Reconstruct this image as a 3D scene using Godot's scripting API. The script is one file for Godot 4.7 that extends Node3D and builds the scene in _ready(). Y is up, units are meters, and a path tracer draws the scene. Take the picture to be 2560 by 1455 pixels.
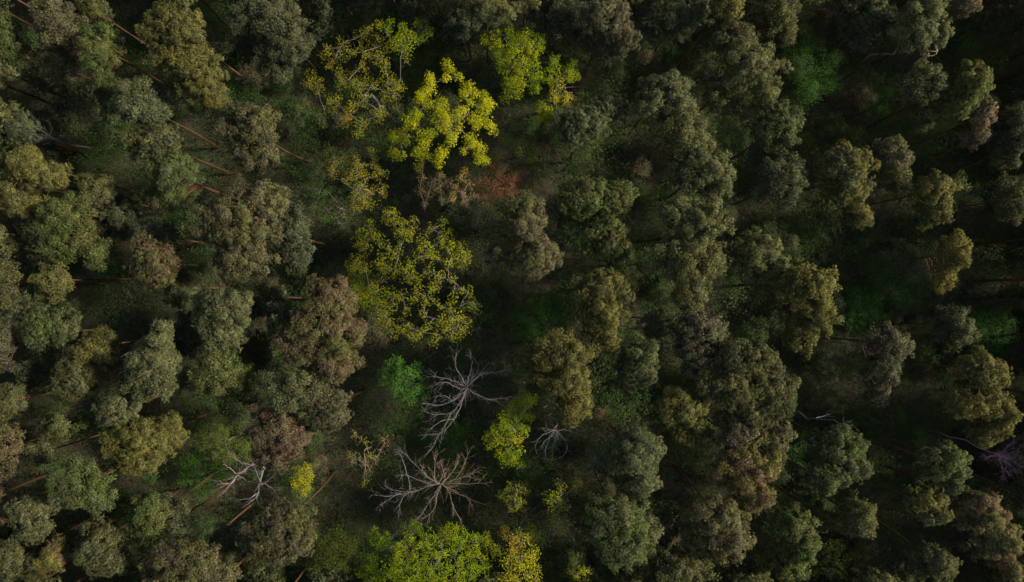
extends Node3D
# A spring forest seen straight down from a drone 85 m up: pines round a clearing of
# yellow-green broadleaf trees and bare trees, low sun from the right (east, +X).

const EYE := 85.0          # height of the camera above the ground
const FOCAL := 1934.0      # focal length in photograph pixels
const MID := Vector2(1280, 727.5)

var rng := RandomNumberGenerator.new()
var patch := FastNoiseLite.new()
var taken := {}
var needle_mat: StandardMaterial3D
var leaf_mat: StandardMaterial3D
var bark := {}
var pine_sprig: Array[Mesh] = []
var leaf_sprig: Array[Mesh] = []
var bud_sprig: Array[Mesh] = []
var weed_sprig: Array[Mesh] = []

# foliage colours (linear base colours)
const HUE := {
	"G": Color(0.099, 0.112, 0.060), "O": Color(0.108, 0.116, 0.046), "B": Color(0.150, 0.114, 0.074),
	"Y": Color(0.150, 0.144, 0.044), "L": Color(0.086, 0.124, 0.040), "T": Color(0.076, 0.098, 0.060),
	"P": Color(0.130, 0.147, 0.072), "D": Color(0.082, 0.096, 0.056), "S": Color(0.124, 0.112, 0.076),
	"1": Color(0.270, 0.268, 0.006), "2": Color(0.200, 0.196, 0.012), "3": Color(0.104, 0.160, 0.006),
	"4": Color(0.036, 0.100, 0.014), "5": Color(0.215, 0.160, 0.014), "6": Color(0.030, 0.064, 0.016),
	"7": Color(0.110, 0.050, 0.030), "8": Color(0.078, 0.100, 0.018), "9": Color(0.170, 0.190, 0.005),
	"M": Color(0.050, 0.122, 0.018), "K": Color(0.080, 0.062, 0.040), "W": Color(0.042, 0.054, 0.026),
}

func _ready() -> void:
	# ---- camera, sky, sun, exposure ----
	var cam := Camera3D.new()
	cam.name = "camera"
	add_child(cam)
	cam.position = Vector3(0, EYE, 0)
	cam.rotation_degrees = Vector3(-90, 0, 0)
	cam.fov = rad_to_deg(2.0 * atan(MID.y / FOCAL))
	cam.near = 0.5
	cam.far = 2000.0
	cam.current = true
	var sky_mat := ProceduralSkyMaterial.new()
	sky_mat.sky_top_color = Color(0.52, 0.57, 0.62)
	sky_mat.sky_horizon_color = Color(0.70, 0.70, 0.68)
	sky_mat.sky_curve = 0.2
	sky_mat.ground_bottom_color = Color(0.10, 0.10, 0.08)
	sky_mat.ground_horizon_color = Color(0.40, 0.44, 0.46)
	sky_mat.sky_energy_multiplier = 1.0
	var sky := Sky.new()
	sky.sky_material = sky_mat
	var env := Environment.new()
	env.background_mode = Environment.BG_SKY
	env.sky = sky
	env.background_energy_multiplier = 0.72
	env.tonemap_mode = Environment.TONE_MAPPER_LINEAR
	env.tonemap_exposure = 3.1
	env.sdfgi_enabled = true
	env.ssao_enabled = true
	env.ssil_enabled = true
	var we := WorldEnvironment.new()
	we.name = "world_environment"
	we.environment = env
	add_child(we)
	var sun := DirectionalLight3D.new()
	sun.name = "sun"
	sun.light_color = Color(1.0, 0.935, 0.81)
	sun.light_energy = 1.15
	sun.light_angular_distance = 7.0
	sun.shadow_enabled = true
	add_child(sun)
	var el := deg_to_rad(35.0)
	var az := deg_to_rad(6.0)
	sun.look_at_from_position(Vector3(cos(el) * cos(az), sin(el), -cos(el) * sin(az)) * 50.0, Vector3.ZERO, Vector3.UP)

	patch.seed = 5
	patch.frequency = 0.35
	make_materials()
	make_sprigs()
	make_ground()
	make_undergrowth()
	make_forest_outside()
	make_thicket()
	make_pines()
	make_broadleaf()
	make_bare()
	make_shrubs()

# ------------------------------------------------------------------ helpers
func spot(px: float, py: float, h: float) -> Vector3:
	# the point at height h above the ground that the photograph shows at (px, py)
	var k := (EYE - h) / FOCAL
	return Vector3((px - MID.x) * k, h, (py - MID.y) * k)

func numbered(called: String) -> String:
	var n: int = taken.get(called, 0)
	taken[called] = n + 1
	return called if n == 0 else "%s_%03d" % [called, n]

func thing(called: String, at: Vector3, label: String, category: String, group := "") -> Node3D:
	var o := Node3D.new()
	o.name = numbered(called)
	o.position = at
	o.set_meta("label", label)
	o.set_meta("category", category)
	if group != "":
		o.set_meta("group", group)
	add_child(o)
	return o

func part(called: String, mesh: Mesh, mat: Material, parent: Node) -> MeshInstance3D:
	var o := MeshInstance3D.new()
	o.name = called
	o.mesh = mesh
	o.material_override = mat
	parent.add_child(o, true)
	return o

func noise_tex(freq: float, seed_: int, ramp: Array, size := 512, normal := false) -> NoiseTexture2D:
	var n := FastNoiseLite.new()
	n.seed = seed_
	n.frequency = freq
	n.fractal_octaves = 5
	var t := NoiseTexture2D.new()
	t.width = size
	t.height = size
	t.seamless = true
	t.noise = n
	t.as_normal_map = normal
	if normal:
		t.bump_strength = 6.0
	if ramp.size():
		var g := Gradient.new()
		var off := PackedFloat32Array()
		var col := PackedColorArray()
		for r in ramp:
			off.append(r[0])
			col.append((r[1] as Color).linear_to_srgb())
		g.offsets = off
		g.colors = col
		t.color_ramp = g
	return t

func make_materials() -> void:
	needle_mat = StandardMaterial3D.new()
	needle_mat.vertex_color_use_as_albedo = true
	needle_mat.roughness = 0.6
	needle_mat.metallic_specular = 0.25
	needle_mat.cull_mode = BaseMaterial3D.CULL_DISABLED
	needle_mat.backlight_enabled = true
	needle_mat.backlight = Color(0.6, 0.62, 0.45)
	leaf_mat = StandardMaterial3D.new()
	leaf_mat.vertex_color_use_as_albedo = true
	leaf_mat.roughness = 0.55
	leaf_mat.metallic_specular = 0.15
	leaf_mat.cull_mode = BaseMaterial3D.CULL_DISABLED
	leaf_mat.backlight_enabled = true
	leaf_mat.backlight = Color(0.7, 0.7, 0.35)
	var looks := {
		"pine": [Color(0.036, 0.024, 0.017), Color(0.084, 0.044, 0.024)],
		"grey": [Color(0.06, 0.056, 0.058), Color(0.15, 0.14, 0.145)],
		"pale": [Color(0.066, 0.063, 0.069), Color(0.19, 0.178, 0.193)],
		"tan": [Color(0.11, 0.084, 0.066), Color(0.27, 0.215, 0.175)],
		"red": [Color(0.12, 0.045, 0.025), Color(0.22, 0.09, 0.05)],
		"mauve": [Color(0.13, 0.09, 0.12), Color(0.27, 0.21, 0.26)],
	}
	looks["violet"] = [Color(0.20, 0.12, 0.18), Color(0.34, 0.22, 0.31)]
	var s := 20
	for k in looks:
		var m := StandardMaterial3D.new()
		m.albedo_texture = noise_tex(0.03, s, [[0.25, looks[k][0]], [0.75, looks[k][1]]], 256)
		m.uv1_triplanar = true
		m.uv1_scale = Vector3(0.9, 0.35, 0.9)
		m.roughness = 0.9
		m.metallic_specular = 0.2
		bark[k] = m
		s += 1

# ------------------------------------------------------------------ mesh buffers
class Buf:
	var v := PackedVector3Array()
	var n := PackedVector3Array()
	var c := PackedColorArray()
	var i := PackedInt32Array()
	func tri(a: Vector3, b: Vector3, d: Vector3, col: Color, face := Vector3.ZERO, soft := 0.0) -> void:
		var k := v.size()
		var nn := (d - a).cross(b - a).normalized()
		if nn.dot(face) < 0.0:
			var e := b
			b = d
			d = e
			nn = -nn
		nn = nn.lerp(face, soft).normalized()
		v.append(a); v.append(b); v.append(d)
		n.append(nn); n.append(nn); n.append(nn)
		c.append(col); c.append(col); c.append(col)
		i.append(k); i.append(k + 1); i.append(k + 2)
	func tube(p: PackedVector3Array, r0: float, r1: float, sides: int) -> void:
		var base := v.size()
		var m := p.size()
		var ref := Vector3(0.31, 0.17, 0.93)
		for a in m:
			var d := (p[mini(a + 1, m - 1)] - p[maxi(a - 1, 0)]).normalized()
			var x := d.cross(ref)
			if x.length() < 0.05:
				x = d.cross(Vector3(1, 0, 0))
			x = x.normalized()
			var y := d.cross(x)
			var r := lerpf(r0, r1, float(a) / (m - 1))
			for s in sides:
				var t := TAU * s / sides
				var o := x * cos(t) + y * sin(t)
				v.append(p[a] + o * r)
				n.append(o)
				c.append(Color.WHITE)
		for a in m - 1:
			for s in sides:
				var q := base + a * sides + s
				var w := base + a * sides + (s + 1) % sides
				i.append(q); i.append(q + sides); i.append(w)
				i.append(w); i.append(q + sides); i.append(w + sides)
	func mesh(colored := false) -> ArrayMesh:
		var a := []
		a.resize(Mesh.ARRAY_MAX)
		a[Mesh.ARRAY_VERTEX] = v
		a[Mesh.ARRAY_NORMAL] = n
		if colored:
			a[Mesh.ARRAY_COLOR] = c
		a[Mesh.ARRAY_INDEX] = i
		var m := ArrayMesh.new()
		m.add_surface_from_arrays(Mesh.PRIMITIVE_TRIANGLES, a)
		return m

func ball() -> Vector3:
	while true:
		var q := Vector3(rng.randf_range(-1, 1), rng.randf_range(-1, 1), rng.randf_range(-1, 1))
		if q.length_squared() < 1.0 and q.length_squared() > 0.01:
			return q
	return Vector3.UP

func make_sprigs() -> void:
	# a pine shoot end: a handful of needle tufts
	for k in 4:
		rng.seed = 100 + k
		var b := Buf.new()
		for t in 6:
			var at := ball() * 0.36
			at.y = absf(at.y) * 0.7
			var axis := (at + Vector3(0, 0.30, 0) + ball() * 0.10).normalized()
			var tone := rng.randf_range(0.78, 1.25)
			var col := Color(tone, tone * rng.randf_range(0.95, 1.05), tone * rng.randf_range(0.85, 1.1))
			for q in 12:
				var d := (axis + ball() * 0.85).normalized()
				var side := d.cross(ball()).normalized() * 0.021
				var l := rng.randf_range(0.16, 0.27)
				b.tri(at - side, at + side, at + d * l, col, axis, 0.6)
				b.tri(at - d * 0.03, at + d * l * 0.5 - side * 0.9, at + d * l * 0.9 + side * 0.5, col, axis, 0.6)
		pine_sprig.append(b.mesh(true))
	# leafy twigs: broad leaves, small opening buds, and low herbs
	for k in 3:
		rng.seed = 200 + k
		leaf_sprig.append(leaves(14, 0.32, 0.10, 0.16, 0.6))
		bud_sprig.append(leaves(10, 0.26, 0.07, 0.12, 0.5))
		weed_sprig.append(leaves(26, 0.75, 0.12, 0.24, 0.5))

func leaves(count: int, spread: float, l0: float, l1: float, wide: float) -> ArrayMesh:
	var b := Buf.new()
	for q in count:
		var at := ball() * spread
		at.y = at.y * 0.6
		var d := (Vector3(at.x, 0.0, at.z).normalized() * 0.8 + ball() * 0.7).normalized()
		var up := (Vector3(0, 1, 0) + ball() * 0.75).normalized()
		var side := d.cross(up).normalized()
		var l := rng.randf_range(l0, l1)
		var tone := rng.randf_range(0.72, 1.22)
		var col := Color(tone, tone * rng.randf_range(0.94, 1.06), tone * rng.randf_range(0.7, 1.3))
		var mid := at + d * l * 0.5 - up * l * 0.06
		b.tri(at, mid + side * l * wide * 0.5, at + d * l, col, up, 0.2)
		b.tri(at, at + d * l, mid - side * l * wide * 0.5, col, up, 0.2)
	return b.mesh(true)

class Scatter:
	var t: Array[Transform3D] = []
	var c: Array[Color] = []

func crown_from(s: Scatter, mesh: Mesh, mat: Material, parent: Node, called := "crown") -> MultiMeshInstance3D:
	var m := MultiMesh.new()
	m.transform_format = MultiMesh.TRANSFORM_3D
	m.use_colors = true
	m.mesh = mesh
	m.instance_count = s.t.size()
	for k in s.t.size():
		m.set_instance_transform(k, s.t[k])
		m.set_instance_color(k, s.c[k])
	var o := MultiMeshInstance3D.new()
	o.name = called
	o.multimesh = m
	o.material_override = mat
	o.set_meta("kind", "stuff")
	parent.add_child(o, true)
	return o

func turned(up: Vector3, size: float) -> Basis:
	var y := up.normalized()
	var x := y.cross(Vector3(rng.randf_range(-1, 1), rng.randf_range(-1, 1), rng.randf_range(-1, 1)))
	x = x.normalized() if x.length() > 0.01 else y.cross(Vector3(1, 0, 0.2)).normalized()
	return Basis(x, y, x.cross(y)).scaled(Vector3(size, size, size))

func bent(a: Vector3, b: Vector3, lift: float, n := 4) -> PackedVector3Array:
	var p := PackedVector3Array()
	var l := a.distance_to(b)
	for k in n + 1:
		var t := float(k) / n
		var q := a.lerp(b, t) + Vector3(0, lift * l * sin(PI * t), 0)
		if k > 0 and k < n:
			q += ball() * l * 0.04
		p.append(q)
	return p

# ------------------------------------------------------------------ ground
func make_ground() -> void:
	var xs := [-900.0, -300.0, -130.0]
	var k := -78.0
	while k <= 78.0:
		xs.append(k)
		k += 1.5
	xs.append_array([130.0, 300.0, 900.0])
	var hill := FastNoiseLite.new()
	hill.seed = 9
	hill.frequency = 0.06
	var st := SurfaceTool.new()
	st.begin(Mesh.PRIMITIVE_TRIANGLES)
	st.set_smooth_group(0)
	var w := xs.size()
	for z in w:
		for x in w:
			var far: bool = absf(xs[x]) > 100.0 or absf(xs[z]) > 100.0
			st.add_vertex(Vector3(xs[x], 0.0 if far else hill.get_noise_2d(xs[x], xs[z]) * 0.35, xs[z]))
	for z in w - 1:
		for x in w - 1:
			var q := z * w + x
			st.add_index(q); st.add_index(q + 1); st.add_index(q + w)
			st.add_index(q + 1); st.add_index(q + w + 1); st.add_index(q + w)
	st.generate_normals()
	var m := StandardMaterial3D.new()
	m.albedo_texture = noise_tex(0.012, 3, [[0.2, Color(0.022, 0.016, 0.011)], [0.42, Color(0.042, 0.028, 0.018)], [0.55, Color(0.028, 0.031, 0.014)], [0.8, Color(0.018, 0.030, 0.011)]], 1024)
	m.uv1_triplanar = true
	m.uv1_world_triplanar = true
	m.uv1_scale = Vector3(0.05, 0.05, 0.05)
	m.detail_enabled = true
	m.detail_blend_mode = BaseMaterial3D.BLEND_MODE_MUL
	m.detail_uv_layer = BaseMaterial3D.DETAIL_UV_1
	m.detail_albedo = noise_tex(0.08, 4, [[0.2, Color(0.45, 0.42, 0.4)], [0.7, Color(1, 1, 1)]], 512)
	m.roughness = 0.95
	var o := part("ground", st.commit(), m, self)
	o.set_meta("kind", "structure")

func make_undergrowth() -> void:
	rng.seed = 31
	var field := FastNoiseLite.new()
	field.seed = 12
	field.frequency = 0.09
	var sc := Scatter.new()
	for k in 64000:
		var p := Vector3(rng.randf_range(-66, 66), 0, rng.randf_range(-42, 42))
		var d := field.get_noise_2d(p.x, p.z)
		if rng.randf() > 0.72 + d * 0.9:
			continue
		var lift := maxf(0.0, rng.randfn(0.6, 0.6) + maxf(0.0, d) * 6.0)
		p.y = 0.15 + lift
		sc.t.append(Transform3D(turned(Vector3.UP + ball() * 0.4, rng.randf_range(0.6, 1.3)), p))
		var c: Color = HUE["6"].lerp(HUE["W"], clampf(0.45 + field.get_noise_2d(p.x * 2.0 + 90.0, p.z * 2.0) * 1.6, 0, 1))
		if rng.randf() < 0.06:
			c = HUE["K"]
		var f := rng.randf_range(0.65, 1.25)
		sc.c.append(Color(c.r * f, c.g * f, c.b * f))
	var o := crown_from(sc, weed_sprig[0], leaf_mat, self, "undergrowth")
	o.set_meta("kind", "stuff")
	o.set_meta("label", "dark green undergrowth covering the forest floor between trunks")
	o.set_meta("category", "undergrowth")

func make_thicket() -> void:
	# low shaded growth between the crowns, thinner in the open hollows
	rng.seed = 52
	var hollows := [[320, 780, 100], [1690, 1230, 80], [1110, 120, 70], [2150, 680, 60], [1100, 1040, 150], [1110, 1220, 170], [900, 1000, 90], [870, 1250, 120], [1350, 420, 60]]
	var sc := Scatter.new()
	for k in 420:
		var h := rng.randf_range(2.0, 6.5)
		var px := rng.randf_range(-20, 2580)
		var py := rng.randf_range(-20, 1475)
		var open := false
		for q in hollows:
			open = open or Vector2(px - q[0], py - q[1]).length() < q[2]
		if open:
			continue
		var c := spot(px, py, h)
		var r := rng.randf_range(1.0, 2.1)
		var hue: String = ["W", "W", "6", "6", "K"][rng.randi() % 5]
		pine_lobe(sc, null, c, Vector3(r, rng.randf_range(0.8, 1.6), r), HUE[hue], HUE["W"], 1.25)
	var o := crown_from(sc, leaf_sprig[1], leaf_mat, self, "thicket")
	o.set_meta("label", "dull shaded thicket of saplings filling the gaps between crowns")
	o.set_meta("category", "thicket")

func make_forest_outside() -> void:
	# the same wood goes on outside the frame; its nearest trees shade the picture's edges
	rng.seed = 77
	var sc := Scatter.new()
	var b := Buf.new()
	for k in 34 * 19:
		var x := -60.0 + (k % 34) * 4.8 + rng.randf_range(-1.6, 1.6)
		var z := -43.0 + (k / 34) * 4.8 + rng.randf_range(-1.6, 1.6)
		if absf(x) < 46.5 and absf(z) < 27.5:
			continue
		var h := rng.randf_range(16.5, 20.5)
		var a := rng.randf_range(2.3, 3.2)
		var rough := 2.0 if x > 66.0 or absf(z) > 34.0 else 1.3
		pine_lobe(sc, null, Vector3(x, h - 3.4, z), Vector3(a, 3.4, a), HUE["G"], HUE["O"], rough)
		if rng.randf() < 0.5:
			pine_lobe(sc, null, Vector3(x + 2.2, rng.randf_range(4, 8), z + 1.5), Vector3(1.8, 2.6, 1.8), HUE["D"], HUE["T"], 2.0)
		b.tube(PackedVector3Array([Vector3(x, -0.4, z), Vector3(x, h * 0.5, z), Vector3(x, h - 1.5, z)]), 0.18, 0.06, 6)
	var o := crown_from(sc, pine_sprig[3], needle_mat, self, "forest")
	o.set_meta("kind", "stuff")
	o.set_meta("label", "grey green pines of the surrounding wood beyond the picture edges")
	o.set_meta("category", "forest")
	var t := part("trunks", b.mesh(), bark["pine"], o)
	t.set_meta("kind", "stuff")

# ------------------------------------------------------------------ pines
func pine_lobe(sc: Scatter, heads, c: Vector3, r: Vector3, ca: Color, cb: Color, coarse := 1.0) -> void:
	# one mass of a pine crown: lumps of shoots on an uneven dome
	var area := TAU * (r.x * r.z + r.y * (r.x + r.z) * 0.5) * 0.75
	var n := int(clampf(area / (0.64 * coarse * coarse), 9, 120))
	var salt := rng.randf_range(0, 500)
	for k in n:
		var y := 1.0 - 1.42 * (k + 0.5) / n
		var t := k * 2.39996 + salt
		var flat := sqrt(maxf(0.0, 1.0 - y * y))
		var d := Vector3(cos(t) * flat, y, sin(t) * flat) + ball() * 0.13
		var wob := 0.84 + 0.60 * patch.get_noise_3d(d.x * 3.4 + salt, d.y * 3.4, d.z * 3.4) + rng.randf_range(-0.12, 0.12)
		if y < 0.0:
			wob *= 0.86
		if rng.randf() < 0.07:
			continue
		var q := c + d * r * clampf(wob, 0.50, 1.10)
		if patch.get_noise_3d(q.x * 2.1 + salt, q.y * 2.1, q.z * 2.1) < -0.17 and rng.randf() < 0.75:
			continue
		if heads != null:
			heads.append(q)
		# a bough: shoots along its outer half, thinning to a ragged tip
		var from := c + Vector3(0, clampf(d.y, -0.3, 1.0) * r.y * 0.55 - 0.35, 0)
		var way := (q - from).normalized()
		var mixv := clampf(0.5 + patch.get_noise_3d(q.x, q.y + salt, q.z) * 1.5 + rng.randf_range(-0.22, 0.22), 0, 1)
		var lump: Color = ca.lerp(cb, mixv)
		for s in (21 if coarse < 1.2 else 9):
			var u := sqrt(rng.randf()) * 0.62 + 0.42
			var e := ball()
			var at := from.lerp(q, u) + Vector3(e.x, e.y * 0.6, e.z) * (0.46 * coarse * (1.25 - u * 0.6))
			var f := rng.randf_range(0.5, 1.5)
			sc.t.append(Transform3D(turned(way * 0.8 + Vector3(0, 0.55, 0) + e * 0.5, rng.randf_range(0.60, 1.0) * coarse), at))
			sc.c.append(Color(lump.r * f, lump.g * f, lump.b * f))

func pine_arms(sc: Scatter, heads: Array, c: Vector3, r: Vector3, ca: Color, cb: Color) -> void:
	# single boughs that reach out past the dome and fray its outline
	for k in int(2 + r.x * 1.3):
		var t := rng.randf_range(0, TAU)
		var reach := rng.randf_range(0.92, 1.2)
		var q := c + Vector3(cos(t) * r.x * reach, r.y * rng.randf_range(-0.45, 0.35), sin(t) * r.z * reach)
		var inner := c.lerp(q, 0.8)
		heads.append(q)
		for s in rng.randi_range(7, 14):
			var f := rng.randf_range(0.6, 1.4)
			var col: Color = ca.lerp(cb, rng.randf())
			sc.t.append(Transform3D(turned((q - c).normalized() + Vector3(0, 1, 0) + ball() * 0.5, rng.randf_range(0.6, 1.0)), inner.lerp(q, rng.randf_range(0, 1.15)) + ball() * 0.32))
			sc.c.append(Color(col.r * f, col.g * f, col.b * f))

func pine(id: int, px: float, py: float, rx: float, ry: float, top: float, hue: String, label: String, extra := []) -> void:
	rng.seed = 1000 + id
	top += rng.randf_range(-0.5, 0.5)
	var sc := Scatter.new()
	var heads := []
	var lobes := [[px, py, rx, ry, 0.0]]
	lobes.append_array(extra)
	var first := Vector3.ZERO
	var root := Vector3.ZERO
	for k in lobes.size():
		var l: Array = lobes[k]
		var lt: float = top + l[4]
		var a0: float = l[2] * 1.04 / FOCAL * (EYE - lt + 2.0)
		var b0: float = l[3] * 1.04 / FOCAL * (EYE - lt + 2.0)
		var cz := clampf(0.80 * minf(a0, b0) + 0.6, 1.1, 3.2)
		var hc := lt - cz * 0.9
		var tx: float = absf(l[0] - MID.x) / FOCAL
		var tz: float = absf(l[1] - MID.y) / FOCAL
		var a := sqrt(maxf(a0 * a0 - pow(cz * tx, 2), a0 * a0 * 0.45))
		var b := sqrt(maxf(b0 * b0 - pow(cz * tz, 2), b0 * b0 * 0.45))
		var c := spot(l[0], l[1], hc)
		if k == 0:
			first = c
			root = Vector3(c.x, 0, c.z) + Vector3(rng.randf_range(-0.5, 0.5), 0, rng.randf_range(-0.5, 0.5))
		var cb: String = hue[1] if hue.length() > 1 else hue[0]
		pine_lobe(sc, heads, c - root, Vector3(a, cz, b), HUE[hue[0]], HUE[cb])
		pine_arms(sc, heads, c - root, Vector3(a, cz, b), HUE[hue[0]], HUE[cb])
	var o := thing("pine_tree", root, label, "tree", "pines of the wood")
	# trunk, with its limbs
	var b2 := Buf.new()
	var tip := first - root + Vector3(0, 0.4, 0)
	var stem := PackedVector3Array()
	var bow := Vector3(rng.randf_range(-0.35, 0.35), 0, rng.randf_range(-0.35, 0.35))
	for k in 9:
		var t := k / 8.0
		stem.append(Vector3(tip.x * t * t, lerpf(-0.45, tip.y, t), tip.z * t * t) + bow * sin(PI * t))
	b2.tube(stem, 0.10 + rx * 0.0006, 0.05, 8)
	for k in heads.size():
		if k % 3 == 2:
			continue
		var e: Vector3 = heads[k]
		var h := clampf((e.y - 1.0) / tip.y - rng.randf_range(0.02, 0.10), 0.45, 0.98)
		var s0 := stem[int(h * 8.0)].lerp(stem[mini(int(h * 8.0) + 1, 8)], h * 8.0 - int(h * 8.0))
		b2.tube(bent(s0, e, 0.06, 3), 0.055, 0.018, 4)
	part("trunk", b2.mesh(), bark["pine"], o)
	crown_from(sc, pine_sprig[id % 4], needle_mat, o)

func make_pines() -> void:
	var id := 0
	for t in PINES:
		pine(id, t[0], t[1], t[2], t[3], t[4], t[5], t[6], t[7] if t.size() > 7 else [])
		id += 1

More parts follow.
